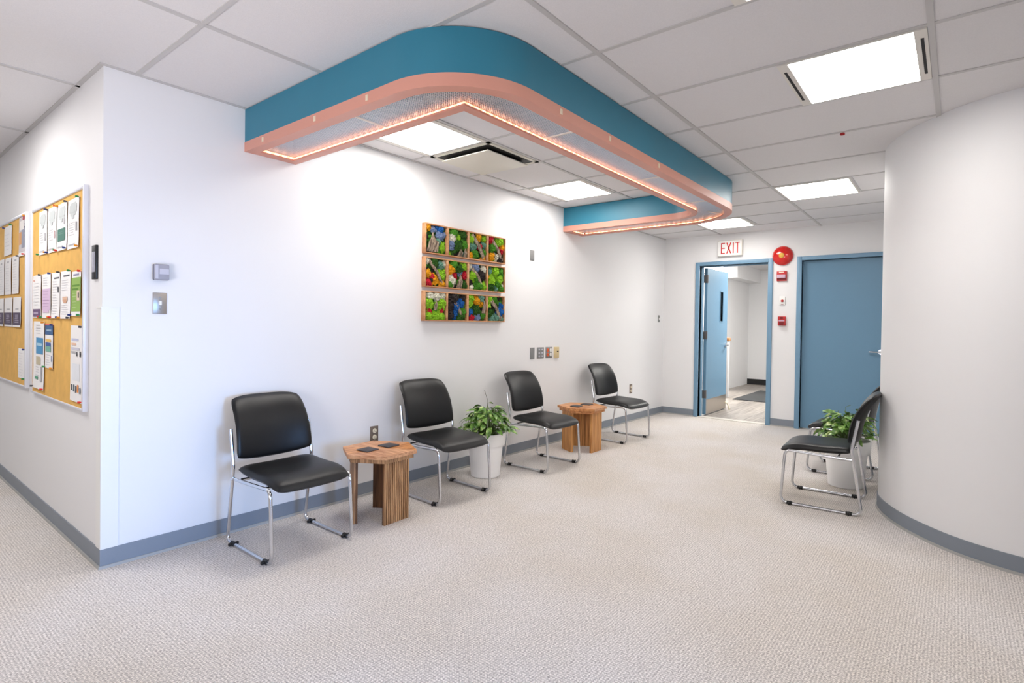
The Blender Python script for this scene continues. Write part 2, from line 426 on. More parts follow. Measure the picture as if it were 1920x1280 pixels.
rel(MB().tube([(7.72, -.569, .11), (7.74, -.6, .09), (7.76, -.625, .02)], .009, 'ivory', 8).tube([(7.76, -.625, .02), (7.76, -.625, .001)], .016, 'ivory', 10), d1.location).build('door_stop', leaf)
for z in (.30, 1.13, 1.92):
    rel(MB().box(L+.165, LX0+.002, -.520, -.567, z-.055, z+.055, 'hinge').tube([(L+.176, -.568, z-.058), (L+.176, -.568, z+.058)], .008, 'hinge', 10), d1.location).build('hinge', d1)
d2 = bpy.data.objects.new('door_2', None); COL.objects.link(d2); d2.location = (L, D2[0], 0); struct(d2)
rel(door_frame(MB(), *D2), d2.location).build('door_frame', d2)
lf2 = rel(MB().box(L+.045, L+.09, D2[0]-.003, D2[1]+.003, .01, DH-.004, 'door'), d2.location).build('door_leaf', d2)
rel(lever(MB(), (L+.045, -2.63, .985), (-1, 0, 0), (0, 1, 0)), d2.location).build('door_handle', lf2)
# things in the vestibule
o = thing('half_post', 'white half height post with tan wooden cap standing beyond the open door', 'post', (9.25, -.12, 0))
MB().bbox(-.024, .024, -.024, .024, 0, 1.0, 'wall', .004).build('post', o)
MB().bbox(-.04, .04, -.04, .04, 1.0, 1.062, 'cap_wood', .016, 3).build('cap', o)
tag(MB().bbox(8.97, 10.7, -.30, -1.55, .0, .012, 'mat_dk', .004).build('entrance_mat'), 'dark grey entrance mat on the plank floor beyond the open door', 'mat')

# ------------------------------------------------------------------ U shaped light valance
ZB = 2.243
OX0, OX1, OY = .695, 4.47, -1.795
IX0, IX1, IY = 1.017, 4.092, -1.482
def upath(x0, x1, y, r0, r1, yend=0, seg=18):
    p = [(x0, yend)]
    for k in range(seg+1):
        a = PI+ (PI/2)*k/seg; p.append((x0+r0+r0*math.cos(a), y+r0+r0*math.sin(a)))
    for k in range(seg+1):
        a = 1.5*PI+(PI/2)*k/seg; p.append((x1-r1+r1*math.cos(a), y+r1+r1*math.sin(a)))
    p.append((x1, yend)); return p
def outer(d): return upath(OX0+d, OX1-d, OY+d, .43-d, .60-d)
def inner(d): return upath(IX0-d, IX1+d, IY-d, .0005 if d < .2 else .02, .27+d)
val = thing('light_valance', 'teal and copper pink U-shaped light valance with silver mesh hanging from the ceiling', 'light fixture', (0, 0, 0))
MB().sweep(outer(0), outer(.018), ZB+.056, ZC, 'teal').build('outer_fascia', val)
MB().sweep(outer(-.002), outer(.018), ZB, ZB+.056, 'pink').build('outer_trim_band', val)
MB().sweep(outer(.018), outer(.06), ZB, ZB+.012, 'pink').build('outer_lip', val)
MB().sweep(inner(0), inner(.018), ZB+.056, ZC, 'teal').build('inner_fascia', val)
MB().sweep(inner(-.002), inner(.018), ZB, ZB+.056, 'pink').build('inner_trim_band', val)
MB().sweep(inner(.018), inner(.048), ZB, ZB+.010, 'pink').build('inner_lip', val)
for a, b in ((OX0+.06, IX0-.048), (IX1+.048, OX1-.06)):
    MB().box(a, b, -.001, -.06, ZB+.0006, ZB+.0105, 'pink').box(a-.03, b+.03, -.001, -.012, ZB+.0125, ZB+.056, 'pink').build('end_lip', val)
# egg-crate louver
lv = MB(); P = .0125; zl, zh = ZB+.030, ZB+.032
def out_iv(c, axis, d=.02):                            # interval inside the outer boundary along the line axis=c
    x0, x1, y0, ra, rb = OX0+d, OX1-d, OY+d, .43-d, .60-d
    if axis == 'x':
        if c < x0+ra: lo = y0+ra-math.sqrt(max(0, ra*ra-(x0+ra-c)**2))
        elif c > x1-rb: lo = y0+rb-math.sqrt(max(0, rb*rb-(c-x1+rb)**2))
        else: lo = y0
        return lo
    a, b = x0, x1
    if c < y0+ra: a = x0+ra-math.sqrt(max(0, ra*ra-(y0+ra-c)**2))
    if c < y0+rb: b = x1-rb+math.sqrt(max(0, rb*rb-(y0+rb-c)**2))
    return a, b
def in_iv(c, axis, d=.02):
    x0, x1, y0, rb = IX0-d, IX1+d, IY-d, .27+d
    if axis == 'x':
        if c <= x0 or c >= x1: return None
        if c > x1-rb: return y0+rb-math.sqrt(max(0, rb*rb-(c-x1+rb)**2))
        return y0
    if c <= y0: return None
    b = x1
    if c < y0+rb: b = x1-rb+math.sqrt(max(0, rb*rb-(y0+rb-c)**2))
    return x0, b
th = .0023
c = OX0+.022
while c < OX1-.022:
    lo = out_iv(c, 'x'); hi = in_iv(c, 'x'); hi = -.016 if hi is None else hi
    if hi-lo > .01: lv.box(c-th, c+th, lo, hi, zl, zh, 'louver')
    c += P
c = OY+.022
while c < -.016:
    a, b = out_iv(c, 'y'); i = in_iv(c, 'y')
    for q0, q1 in ([(a, b)] if i is None else [(a, i[0]), (i[1], b)]):
        if q1-q0 > .01: lv.box(q0, q1, c-th, c+th, zl, zh, 'louver')
    c += P
lv.build('mesh_louver', val)
MB().sweep(outer(.018), inner(.018), ZC-.05, ZC-.046, 'liner').build('cavity_liner', val)
for a, b in (((.86, -.2, ZB+.13), (.86, -1.15, ZB+.13)), ((1.5, -1.64, ZB+.13), (2.65, -1.64, ZB+.13)), ((2.75, -1.64, ZB+.13), (3.75, -1.64, ZB+.13)), ((4.28, -.2, ZB+.13), (4.28, -1.1, ZB+.13))):
    MB().tube([a, b], .013, 'tube_lamp', 12).build('lamp_tube', val)
# white cross bars that carry the louver panels
for x in (1.62, 2.72, 3.62): MB().box(x-.006, x+.006, OY+.02, IY-.02, ZB+.024, ZB+.0295, 'fix').build('louver_crossbar', val)
MB().box(OX0+.02, IX0-.02, -.95, -.938, ZB+.024, ZB+.0295, 'fix').build('louver_crossbar', val)
MB().prism([(4.05, -1.56), (4.062, -1.552), (4.24, -1.63), (4.232, -1.642)], ZB+.024, ZB+.0295, 'fix').build('louver_crossbar', val)
def rope(path, name='rope_light'):
    MB().tube([(p[0], p[1], ZB+.018) for p in path], .007, 'rope', 8).build(name, val)
rope(inner(.034)[0:1]+[(IX0-.034, -.07)]+inner(.034)[2:-1]+[(IX1+.034, -.07)])
rope([(q[0], min(q[1], -.07)) for q in outer(.036)])
rope([(OX0+.05, -.05), (IX0-.05, -.05)]); rope([(IX1+.05, -.05), (OX1-.05, -.05)])
for (x, y, ax) in ((OX0-.003, -.22, 'y'), (OX0-.003, -.75, 'y'), (OX0-.003, -1.18, 'y'), (1.36, OY-.003, 'x'), (1.84, OY-.003, 'x'), (2.48, OY-.003, 'x')):
    hx, hy = (.0025, .008) if ax == 'y' else (.009, .0025)
    MB().box(x-hx, x+hx, y-hy, y+hy, ZB+.016, ZB+.042, 'clip').build('clip', val)

# ------------------------------------------------------------------ ceiling lights
def ceiling_light(x0, x1, y0, y1, label, slots=None, bx=.012, by=.012, dm='diffuser'):
    cx, cy = (x0+x1)/2, (y0+y1)/2; hx, hy = (x1-x0)/2, (y1-y0)/2
    o = thing('ceiling_light', label, 'ceiling light', (cx, cy, ZC), 0, 'lit panels in the ceiling grid')
    f = MB()
    f.box(-hx, hx, -hy, -hy+by, -.004, .005, 'fix').box(-hx, hx, hy-by, hy, -.004, .005, 'fix').box(-hx, -hx+bx, -hy+by, hy-by, -.004, .005, 'fix').box(hx-bx, hx, -hy+by, hy-by, -.004, .005, 'fix')
    f.build('frame', o)
    MB().box(-hx+bx, hx-bx, -hy+by, hy-by, -.003, .004, dm).build('diffuser', o)
    if slots:
        for s_ in (-1, 1):
            yy = s_*(hy-by*.42)
            MB().box(-hx+.085, hx-.085, yy-.006, yy+.006, -.0052, -.004, 'dark').build('air_slot', o)
    return o
e = .013
def cell(i): return .139+.6096*i
ceiling_light(cell(2)+e, cell(3)-e, -.795+e, -.195-e, 'square lit ceiling panel inside the U-shaped valance beside the air vent', bx=.012, by=.04)
ceiling_light(cell(5)+e, cell(6)-e, -.795+e, -.195-e, 'square lit ceiling panel inside the U-shaped valance at its far end', bx=.012, by=.04)
ceiling_light(cell(3)+e, cell(4)-e, -3.195+e, -2.595-e, 'largest lit ceiling panel with black air slots in front of the curved wall', True, .006, .046)
ceiling_light(cell(7)+e, cell(8)+.03, -2.59, -2.01, 'lit ceiling panel above the closed blue door, close to the curved wall', None, .012, .012)
ceiling_light(cell(9)+e, cell(10)-e, -1.395+e, -.795-e, 'farthest lit ceiling panel, above the EXIT sign', None, .012, .03)
ceiling_light(cell(1)+e, cell(2)-e, -3.195+e, -2.595-e, 'ceiling panel cut off by the top edge of the picture', True, .006, .046, 'diffuser_dim')
ceiling_light(9.7, 11.7, .36, 1.4, 'bright ceiling panel glimpsed above the open door leaf', None, .02, .02)
# air diffuser
o = thing('air_diffuser', 'square off-white air vent with a dark gap beside the lit panel in the valance', 'air vent', ((cell(3)+cell(4))/2, -.495, ZC))
f = MB(); h = .29
for a in ((-h, h, -h, -h+.03), (-h, h, h-.03, h), (-h, -h+.03, -h, h), (h-.03, h, -h, h)): f.box(*a, -.004, .005, 'vent')
f.build('frame', o)
MB().box(-h+.03, h-.03, -h+.03, h-.03, -.0015, .004, 'vent_dark').build('dark_duct_sheet', o)  # dark sheet under the closed ceiling, duct shade put into its colour
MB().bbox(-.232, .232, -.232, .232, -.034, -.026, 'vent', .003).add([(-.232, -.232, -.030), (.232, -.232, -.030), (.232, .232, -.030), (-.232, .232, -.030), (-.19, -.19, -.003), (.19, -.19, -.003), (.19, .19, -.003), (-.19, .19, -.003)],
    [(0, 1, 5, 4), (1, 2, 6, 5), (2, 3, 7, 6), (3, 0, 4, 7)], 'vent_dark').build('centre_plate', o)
tag(MB().lathe([(.0001, .004), (.012, .004), (.014, 0), (.014, -.006)], (3.2, -2.71, ZC-.004), 'red_pl', 16).build('ceiling_marker'), 'small red marker dot on a ceiling grid bar', 'marker')

# ------------------------------------------------------------------ stacking chairs
def pillow(nu, nv, fn, mt):
    m = MB(); top = {}; bot = {}; v = []; f = []
    for j in range(nv+1):
        for i in range(nu+1):
            u = -math.cos(PI*i/nu); w_ = -math.cos(PI*j/nv)
            u = .55*u+.45*(2*i/nu-1); w_ = .55*w_+.45*(2*j/nv-1)
            a, b = fn(u, w_)
            top[i, j] = len(v); v.append(a)
            if i in (0, nu) or j in (0, nv): bot[i, j] = top[i, j]
            else: bot[i, j] = len(v); v.append(b)
    for j in range(nv):
        for i in range(nu):
            q = [(i, j), (i+1, j), (i+1, j+1), (i, j+1)]
            f.append([top[k] for k in q]); f.append([bot[k] for k in q[::-1]])
    return m.add(v, f, mt, True)
def seat_fn(u, w_):
    x = u*.224*(1-.045*abs(w_)**7); y = -.045+w_*.222*(1-.05*abs(u)**7)
    e_ = (max(0, 1-abs(u)**7))**.45*(max(0, 1-abs(w_)**7))**.45
    fr = max(0, (-y-.10)/.167)
    zc_ = .402-.034*fr**2+.012*max(0, y/.18)+ .006*u*u
    return (x, y, zc_+.034*e_), (x, y, zc_-.024*e_)
def back_fn(u, w_):
    t = (w_+1)/2
    hw = .229-.016*t
    x = u*hw*(1-.07*max(0, w_)**8-.04*max(0, -w_)**8)
    z = .476+.336*t; z += (-.017*max(0, w_)+.008*max(0, -w_))*abs(u)**5
    z -= .018*(1-u*u)*(1-t)
    y0 = .155+.03*t+.102*t**2.8
    y = y0+.036*(1-u*u)
    e_ = (max(0, 1-abs(u)**8))**.45*(max(0, 1-abs(w_)**8))**.45
    return (x, y-.019*e_, z), (x, y+.024*e_, z)
def make_chair():
    o = thing('stacking_chair', '', 'chair', (0, 0, 0), 0, 'black vinyl stacking chairs along the walls')
    pillow(22, 22, seat_fn, 'vinyl').build('seat', o)
    pillow(22, 22, back_fn, 'vinyl').build('backrest', o)
    for s in (-1, 1):
        x = .2365*s
        pts = fillet([(x, .212, .64), (x, .176, .44), (x, .242, .0105), (x, -.252, .0105), (x, -.226, .384), (x*.985, .168, .368)], [.10, .045, .055, .045])
        fr = MB().tube(pts, .0098, 'chrome', 12).tube([(x, .165, .370), (x, .182, .369)], .0105, 'chrome', 10).build('side_frame', o)
        for y in (.168, -.192):
            MB().tube([(x, y-.018, .0125), (x, y+.018, .0125)], .0125, 'glide', 12).tube([(x-.026, y, .012), (x+.026, y, .012)], .0085, 'glide', 10).build('glide', fr)
    for y in (.10, -.15):
        MB().tube([(-.232, y, .377), (.232, y, .377)], .008, 'chrome', 8).build('cross_tube', o)
    return o
chair0 = make_chair(); used = [False]
def place(x, y, deg, label, z=0):
    o = chair0 if not used[0] else dup(chair0)
    used[0] = True
    o.location = (x, y, z); o.rotation_euler = (0, 0, math.radians(deg)); o['label'] = label; return o
place(.792, -.372, 0, 'black vinyl chrome chair nearest the bulletin board corner, beside the ribbed table')
place(2.0, -.368, -4, 'black vinyl chrome chair between the ribbed table and the potted plant by the long wall')
place(3.165, -.42, -1.5, 'black vinyl chrome chair between the potted plant and the smooth-legged hexagonal table')
place(4.67, -.392, -4, 'black vinyl chrome chair farthest along the long wall, under its own low outlet')
place(3.665, -2.578, 183, 'black vinyl chrome chair seen from the side with its back against the curved wall')
place(4.765, -2.555, 178, 'black vinyl chrome chair half hidden behind the plant near the closed blue door')

# ------------------------------------------------------------------ hexagonal side tables
def hexpts(r, a0=0): return [(r*math.cos(a0+PI/3*k), r*math.sin(a0+PI/3*k)) for k in range(6)]
def hex_table(x, y, rz, label, ribbed, H=.437):
    o = thing('hexagonal_side_table', label, 'side table', (x, y, 0), rz, 'wooden hexagonal side tables')
    t = MB(); P6 = hexpts(.247); segs = ['wood_c', 'wood_c', 'wood_b', 'wood_c', 'wood_c', 'wood_b'] if ribbed else ['wood_b', 'wood_c', 'wood_b', 'wood_b', 'wood_c', 'wood_b']
    for k in range(6):
        a, b = Vector(P6[k]+(0,)), Vector(P6[(k+1) % 6]+(0,))
        mid = (a+b)/2*.015
        t.prism([(a.x*.008, a.y*.008), (a.x*.998+b.x*.002, a.y*.998+b.y*.002), (b.x*.998+a.x*.002, b.y*.998+a.y*.002), (b.x*.008, b.y*.008)], H-.022, H, segs[k])
    t.build('tabletop', o)
    ap = MB(); o1, i1 = hexpts(.226), hexpts(.196)
    for k in range(6):
        j = (k+1) % 6
        ap.prism([o1[k], o1[j], i1[j], i1[k]], H-.05, H-.022, 'wood_a' if ribbed else 'wood_b')
    ap.build('apron', o)
    for n_ in (-90, 30, 150):
        an = math.radians(n_)
        leg = MB(); W = .098; R0, R1 = .148, .172
        if ribbed:
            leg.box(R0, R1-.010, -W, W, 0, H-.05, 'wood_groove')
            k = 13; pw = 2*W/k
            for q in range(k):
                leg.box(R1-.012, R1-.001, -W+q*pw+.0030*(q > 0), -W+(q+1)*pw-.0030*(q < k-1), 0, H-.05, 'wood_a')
        else:
            k = 3; pw = 2*W/k
            for q in range(k): leg.box(R0, R1, -W+q*pw+.0012, -W+(q+1)*pw-.0012, 0, H-.05, 'wood_d')
            leg.box(R0+.006, R1-.004, -W+.004, W-.004, 0, H-.05, 'wood_a')
        leg.build('leg', o, rz=an)
    return o
hex_table(1.378, -.418, math.radians(2), 'wooden hexagonal side table with ribbed legs beside the nearest chair, two coasters on it', True)
hex_table(3.915, -.376, math.radians(1), 'honey wooden hexagonal side table with smooth board legs, beside the farthest wall chair', False)
def coaster(x, y, rz, z, label, grp):
    m = MB().bbox(-.05, .05, -.05, .05, 0, .007, 'coaster', .003)
    o = m.build('coaster', None, (x, y, z), rz); return tag(o, label, 'coaster', grp)
coaster(1.293, -.408, .1, .4375, 'charcoal square coaster on the ribbed table, the one nearer the chair by the corner', 'slate coasters')
coaster(1.460, -.407, .06, .4375, 'charcoal square coaster on the ribbed table, the one toward the plant', 'slate coasters')
coaster(3.835, -.360, .2, .4375, 'charcoal square coaster on the honey table, the one nearer the potted plant', 'slate coasters')
coaster(4.02, -.368, .15, .4375, 'charcoal square coaster on the honey table, the one nearer the far chair', 'slate coasters')

# ------------------------------------------------------------------ potted plants
def leaf(m, base, d, length, width, droop, roll, mt='leaf'):
    d = Vector(d).normalized(); side = d.cross(Vector((0, 0, 1)))
    side = side.normalized() if side.length > .05 else Vector((1, 0, 0))
    side = (Matrix.Rotation(roll, 3, d) @ side); up = side.cross(d).normalized()
    prof = [.02, .55, .92, 1.0, .82, .48, .02]; v = []; f = []; n = len(prof)
    pos = Vector(base); dd = d.copy(); st = length/(n-1)
    for i, w_ in enumerate(prof):
        wd = width*w_/2
        v += [pos-side*wd+up*(wd*.28), pos.copy(), pos+side*wd+up*(wd*.28)]
        ax = side; dd = (Matrix.Rotation(-droop/(n-1), 3, ax) @ dd); pos = pos+dd*st
    for i in range(n-1):
        o_ = i*3; f += [(o_, o_+1, o_+4, o_+3), (o_+1, o_+2, o_+5, o_+4)]
    m.add(v, f, mt, True)
def plant(x, y, label, seed, sc=1.0, tall=True):
    rnd = random.Random(seed)
    o = thing('potted_plant', label, 'plant', (x, y, 0), 0, 'leafy plants in white pots')
    MB().lathe([(.0001, 0), (.112, 0), (.118, .004), (.1415, .258), (.1445, .2595), (.157, .2605), (.1585, .264), (.165, .352), (.163, .357), (.154, .357), (.151, .350), (.147, .315), (.001, .315)], (0, 0, 0), 'pot', 48).build('pot', o)
    MB().lathe([(.0001, .328), (.06, .330), (.12, .322), (.149, .316)], (0, 0, 0), 'soil', 32).build('soil', o)
    fo = MB(); st = MB()
    for k in range(120):
        a = rnd.uniform(0, 2*PI); q = rnd.random()
        r0 = rnd.uniform(.0, .09); hgt = (.03+.17*(1-q**1.3))*rnd.uniform(.8, 1.15); rr = .05+.125*q*rnd.uniform(.8, 1.15)
        b0 = Vector((r0*math.cos(a), r0*math.sin(a), .325)); tip = Vector((rr*math.cos(a), rr*math.sin(a), .345+hgt))
        mid = (b0+tip)/2+Vector((0, 0, .03))
        st.tube([b0, mid, tip], .0022, 'stem', 5, False)
        a2 = a+rnd.uniform(-.7, .7)
        leaf(fo, tip, (math.cos(a2), math.sin(a2), rnd.uniform(-.25, .45)), rnd.uniform(.075, .125), rnd.uniform(.036, .056), rnd.uniform(.4, 1.5), rnd.uniform(-.5, .5))
    for k in range(9 if tall else 6):                  # the looser upper shoots
        a = rnd.uniform(0, 2*PI); hgt = rnd.uniform(.18, .27); rr = rnd.uniform(.03, .15)
        b0 = Vector((.03*math.cos(a), .03*math.sin(a), .33)); tip = Vector((rr*math.cos(a), rr*math.sin(a), .33+hgt))
        st.tube([b0, (b0*.4+tip*.6)+Vector((-.01, 0, .03)), tip], .002, 'stem', 5, False)
        for q in range(3):
            a2 = a+rnd.uniform(-1.6, 1.6); p = b0+(tip-b0)*(1-.14*q)
            leaf(fo, p, (math.cos(a2), math.sin(a2), rnd.uniform(-.1, .3)), rnd.uniform(.06, .09), rnd.uniform(.02, .032), rnd.uniform(.4, 1.2), rnd.uniform(-.6, .6))
    fo.build('foliage', o); st.build('stems', o)
    if tall: MB().tube([(.01, .01, .33), (.015, .005, .5), (.012, -.002, .62), (-.01, .012, .70)], .0018, 'twig', 5).build('twig', o)
    else: MB().tube([(.0, .0, .33), (.015, .005, .5), (.012, .01, .60), (.04, -.02, .615)], .0022, 'stem', 5).build('twig', o)
    o.scale = (sc, sc, sc); return o
plant(2.555, -.29, 'leafy green plant in a tall white pot between two chairs on the long wall', 3)
plant(4.24, -2.63, 'bushy green plant in a white pot behind the chair at the curved wall', 11, 1.04, False)

# ------------------------------------------------------------------ moss art
CELLS = [
 [["BK30,40,26", "O10,90,16", "BG36,84,14", "B74,90,18", "BG70,66,20", "BG92,72,12", "T64,42,16", "LG82,26,18", "G60,10,14", "B55,95,10"],
  ["G30,88,22", "DG82,84,20", "LG52,72,16", "C24,68,18", "BG20,42,18", "DG50,40,26", "G86,46,20", "bk62,12,18", "bk86,16,14", "LG8,6,9", "T90,8,12"],
  ["LG12,76,20", "O56,90,18", "LG88,84,16", "R66,52,14", "T90,60,14", "bd45,40,30", "T24,46,20", "G34,20,22", "O10,12,16", "O86,6,14", "G88,28,16", "DG30,85,14"],
  ["R18,90,20", "LG74,90,22", "G28,56,22", "O94,62,16", "R80,46,18", "bd62,56,30", "O22,20,22", "C56,22,16", "K74,12,20", "LG58,74,14", "DG8,40,12"]],
 [["C8,94,14", "DG40,86,24", "T74,80,18", "C94,86,12", "LG80,42,22", "bd48,52,34", "O10,44,18", "O46,22,20", "O82,8,18", "R16,10,18", "R30,34,16", "K26,20,14"],
  ["G30,88,22", "DG60,74,22", "LG86,84,18", "O14,68,22", "R36,46,14", "BG66,62,14", "R92,50,16", "C24,26,20", "bk62,26,22", "G14,10,18", "DG86,12,20"],
  ["C10,94,14", "BG42,90,22", "C86,84,18", "LG24,54,22", "G42,44,18", "K72,58,26", "bd30,22,24", "G60,16,22", "LG86,16,20", "C18,8,14", "K10,26,14"],
  ["T12,80,16", "LG50,82,22", "G82,78,20", "LG72,50,24", "O5,56,10", "LG26,40,24", "G60,30,20", "DG18,16,22", "T52,10,16", "LG32,4,12", "C96,26,10", "G86,12,18"]],
 [["C22,90,20", "C58,92,20", "C90,92,16", "LG18,60,24", "LG82,60,24", "bk50,56,14", "R24,32,13", "R82,32,13", "LG18,12,20", "LG50,16,22", "LG82,10,20", "G50,36,12"],
  ["K28,86,28", "bd56,82,24", "B46,52,24", "B72,62,20", "B40,26,18", "G82,32,20", "DG66,10,22", "K14,20,22", "K14,52,22", "K84,88,14"],
  ["LG14,90,20", "LG10,68,18", "O52,76,20", "O78,68,14", "T76,90,20", "bk92,56,18", "DG46,42,26", "B14,32,18", "BG52,14,20", "R20,10,18", "G86,22,18"],
  ["LG14,86,20", "G44,92,20", "LG10,60,16", "bd50,60,30", "B80,38,24", "B92,62,14", "DG14,32,22", "T28,8,18", "T60,10,18", "T92,8,16", "K10,48,14"]]]
def clump(cx, cz, y, r, mt, rnd, lim):
    m = MB()
    def blob(px, py, pz, sx, sy, sub, amp):
        bm = bmesh.new(); bmesh.ops.create_icosphere(bm, subdivisions=sub, radius=1)
        sd = Vector((rnd.random()*50, rnd.random()*50, rnd.random()*50))
        for v in bm.verts:
            c = v.co.normalized()
            k = 1+amp*noise.noise(c*2.2+sd)+amp*.8*noise.noise(c*6+sd)+amp*.5*noise.noise(c*13+sd)
            v.co = Vector((min(max(px+c.x*k*sx, lim[0]), lim[1]), py+c.y*k*sy, min(max(pz+c.z*k*sx, lim[2]), lim[3])))
        m.bm(bm, mt, True)
    blob(cx, y, cz, r*.74, r*.62, 4, .34)
    for _ in range(7):
        a = rnd.uniform(0, 2*PI); q = r*rnd.uniform(.5, .95)
        blob(cx+q*math.cos(a), y+r*.05, cz+q*math.sin(a), r*rnd.uniform(.25, .4), r*.3, 3, .36)
    return m
def barkpiece(cx, cz, y, r, kind, rnd, lim):
    m = MB()
    if kind == 'bd':                                    # long diagonal stick of bark
        for k in range(3):
            dx = rnd.uniform(-.012, .012)
            m.tube([(cx-r*1.05+dx, y+.002*k, min(cz+r*1.3+dx, lim[3]-.01)), (cx+dx, y-.012, cz+.01), (cx+r*1.05+dx, y, max(cz-r*1.3+dx, lim[2]+.01))], .011, 'bark', 7, True, .008)
        return m
    for k in range(9 if kind == 'BK' else 6):
        x = cx+r*(k/8-.5)*(1.5 if kind == 'BK' else 1.1); top = r*(1.25-abs(k/8-.45)*2.0)
        m.tube([(x, y-.004, max(cz-r*1.25, lim[2]+.004)), (x+rnd.uniform(-.006, .006), y-.02, max(cz, lim[2]+.03)), (cx+(x-cx)*.35, y-.008, min(max(cz+max(top, -.2*r), lim[2]+.05), lim[3]-.006))], r*.16, 'bark', 6, True, r*.06)
    return m
AX0, PW = 2.088, .2465
ROWS = [(1.797, 2.036), (1.532, 1.771), (1.263, 1.502)]
for ri, (z0, z1) in enumerate(ROWS):
    lab = ['wooden box frame of colourful moss and bark, top row of the wall art',
           'wooden box frame of colourful moss and bark, middle row of the wall art',
           'wooden box frame of colourful moss and bark, bottom row of the wall art'][ri]
    o = thing('moss_art_frame', lab, 'wall art', (AX0+2*PW, 0, (z0+z1)/2), 0, 'rows of framed moss on the long wall')
    H2 = (z1-z0)/2; W2 = 2*PW; t = .010
    fr = MB()
    fr.bbox(-W2, W2, -.046, -.002, H2-t, H2, 'wood_frame', .002).bbox(-W2, W2, -.046, -.002, -H2, -H2+t, 'wood_frame', .002)
    fr.bbox(-W2, -W2+t, -.046, -.002, -H2+t, H2-t, 'wood_frame', .002).bbox(W2-t, W2, -.046, -.002, -H2+t, H2-t, 'wood_frame', .002)
    fr.build('frame', o)
    MB().box(-W2+t, W2-t, -.012, -.003, -H2+t, H2-t, 'moss_back').build('backing', o)
    for k in range(3):
        xx = -W2+PW*(k+1); MB().bbox(xx-.010, xx+.010, -.045, -.012, -H2+t, H2-t, 'wood_frame', .002).build('divider', o)
    for ci in range(4):
        rnd = random.Random(ri*10+ci); x0 = -W2+PW*ci+.014; cw_ = PW-.028; ch = 2*H2-2*t
        lim = (x0-.003, x0+cw_+.003, -H2+t, H2-t)
        mm = MB()
        for gx in range(6):                             # low bed of dark moss behind the clumps
            for gz in range(6):
                bm = bmesh.new(); bmesh.ops.create_icosphere(bm, subdivisions=1, radius=1)
                for v in bm.verts: v.co *= rnd.uniform(.8, 1.25)
                mm.bm(bm, ('moss_DG', 'moss_G', 'moss_K', 'moss_DG')[rnd.randrange(4)], True, Matrix.Translation((x0+cw_*(gx+.5)/6, -.016, -H2+t+ch*(gz+.5)/6)) @ Matrix.Diagonal((cw_*.11, .010, ch*.11, 1)))
        mm.build('moss_bed', o)
        for sp in CELLS[ri][ci]:
            kk = ''.join(q for q in sp if q.isalpha()); a, b, r = [float(q) for q in sp[len(kk):].split(',')]
            r = r/100*cw_*1.12
            px = min(max(x0+cw_*a/100, x0+r*.55), x0+cw_-r*.55); pz = min(max(-H2+t+ch*b/100, -H2+t+r*.55), H2-t-r*.55)
            if kk in ('BK', 'bk', 'bd'):
                if kk == 'bd': px = x0+cw_*.5; pz = -H2+t+ch*.5
                barkpiece(px, pz, -.036, min(r, .075), kk, rnd, lim).build('bark_piece', o)
            else: clump(px, pz, -.021, r, 'moss_'+kk, rnd, lim).build('moss_clump', o)

# ------------------------------------------------------------------ wall plates on the long wall (face -Y, local origin at the plate centre)
def plate(x0, x1, z0, z1, label, cat, mt, name, d=.006):
    o = thing(name, label, cat, ((x0+x1)/2, 0, (z0+z1)/2)); w_, h_ = (x1-x0)/2, (z1-z0)/2
    MB().bbox(-w_, w_, -d, .004, -h_, h_, mt, min(.0025, d*.4)).build('plate', o); return o, w_, h_
def receptacle(o, x, z, mt, r=.017):
    b = MB().lathe([(.0001, .0095), (r-.001, .0095), (r, .008), (r, 0)], (x, -.002, z), mt, 24, True, 'Y').build('receptacle', o)
    MB().box(x-.0075, x-.0055, -.0125, -.0114, z-.002, z+.008, 'dark').box(x+.0055, x+.0075, -.0125, -.0114, z-.002, z+.008, 'dark').lathe([(.0001, .0105), (.0025, .0105), (.0025, .009)], (x, -.002, z-.008), 'dark', 10, True, 'Y').build('slots', b)
o, w_, h_ = plate(1.615, 1.685, .375, .49, 'brown wall outlet with two ivory sockets above the ribbed table', 'outlet', 'brownplate', 'wall_outlet')
receptacle(o, 0, .024, 'ivory'); receptacle(o, 0, -.022, 'ivory')
o, w_, h_ = plate(5.69, 5.76, .367, .487, 'small outlet low on the wall beside the farthest wall chair', 'outlet', 'brownplate', 'wall_outlet')
receptacle(o, 0, .024, 'ivory'); receptacle(o, 0, -.024, 'ivory')
o, w_, h_ = plate(.219, .285, 1.274, 1.388, 'steel light switch plate below the grey thermostat', 'light switch', 'steel', 'light_switch')
MB().box(-.0055, .0055, -.016, -.005, -.010, .012, 'white_pl').build('toggle', o)
for z in (.03, -.032): MB().lathe([(.0001, .008), (.003, .0078), (.0035, .006)], (0, 0, z), 'chrome', 10, True, 'Y').build('screw', o)
o = thing('thermostat', 'square grey thermostat above the steel switch near the corner', 'thermostat', (.25, 0, 1.495))
MB().bbox(-.031, .036, -.022, .004, -.041, .041, 'darkgrey_plastic', .003).build('back_box', o)
MB().bbox(-.034, .034, -.046, -.020, -.043, .041, 'grey_plastic', .007, 3).build('cover', o)
MB().box(-.014, .03, -.0475, -.0455, -.012, .016, 'lightgrey_plastic').box(-.034, -.02, -.0472, -.0455, -.036, .034, 'lightgrey_plastic').build('display', o)
plate(3.508, 3.572, 1.884, 1.984, 'blank grey wall plate high on the wall beside the moss art', 'wall plate', 'greyplate', 'blank_plate')
plate(3.528, 3.600, .902, 1.016, 'blank grey steel wall plate, first in the row of four plates', 'wall plate', 'greyplate', 'blank_plate')
o, w_, h_ = plate(3.645, 3.760, .902, 1.016, 'double grey plate of data sockets, second in the row of four plates', 'wall plate', 'greyplate', 'data_plate')
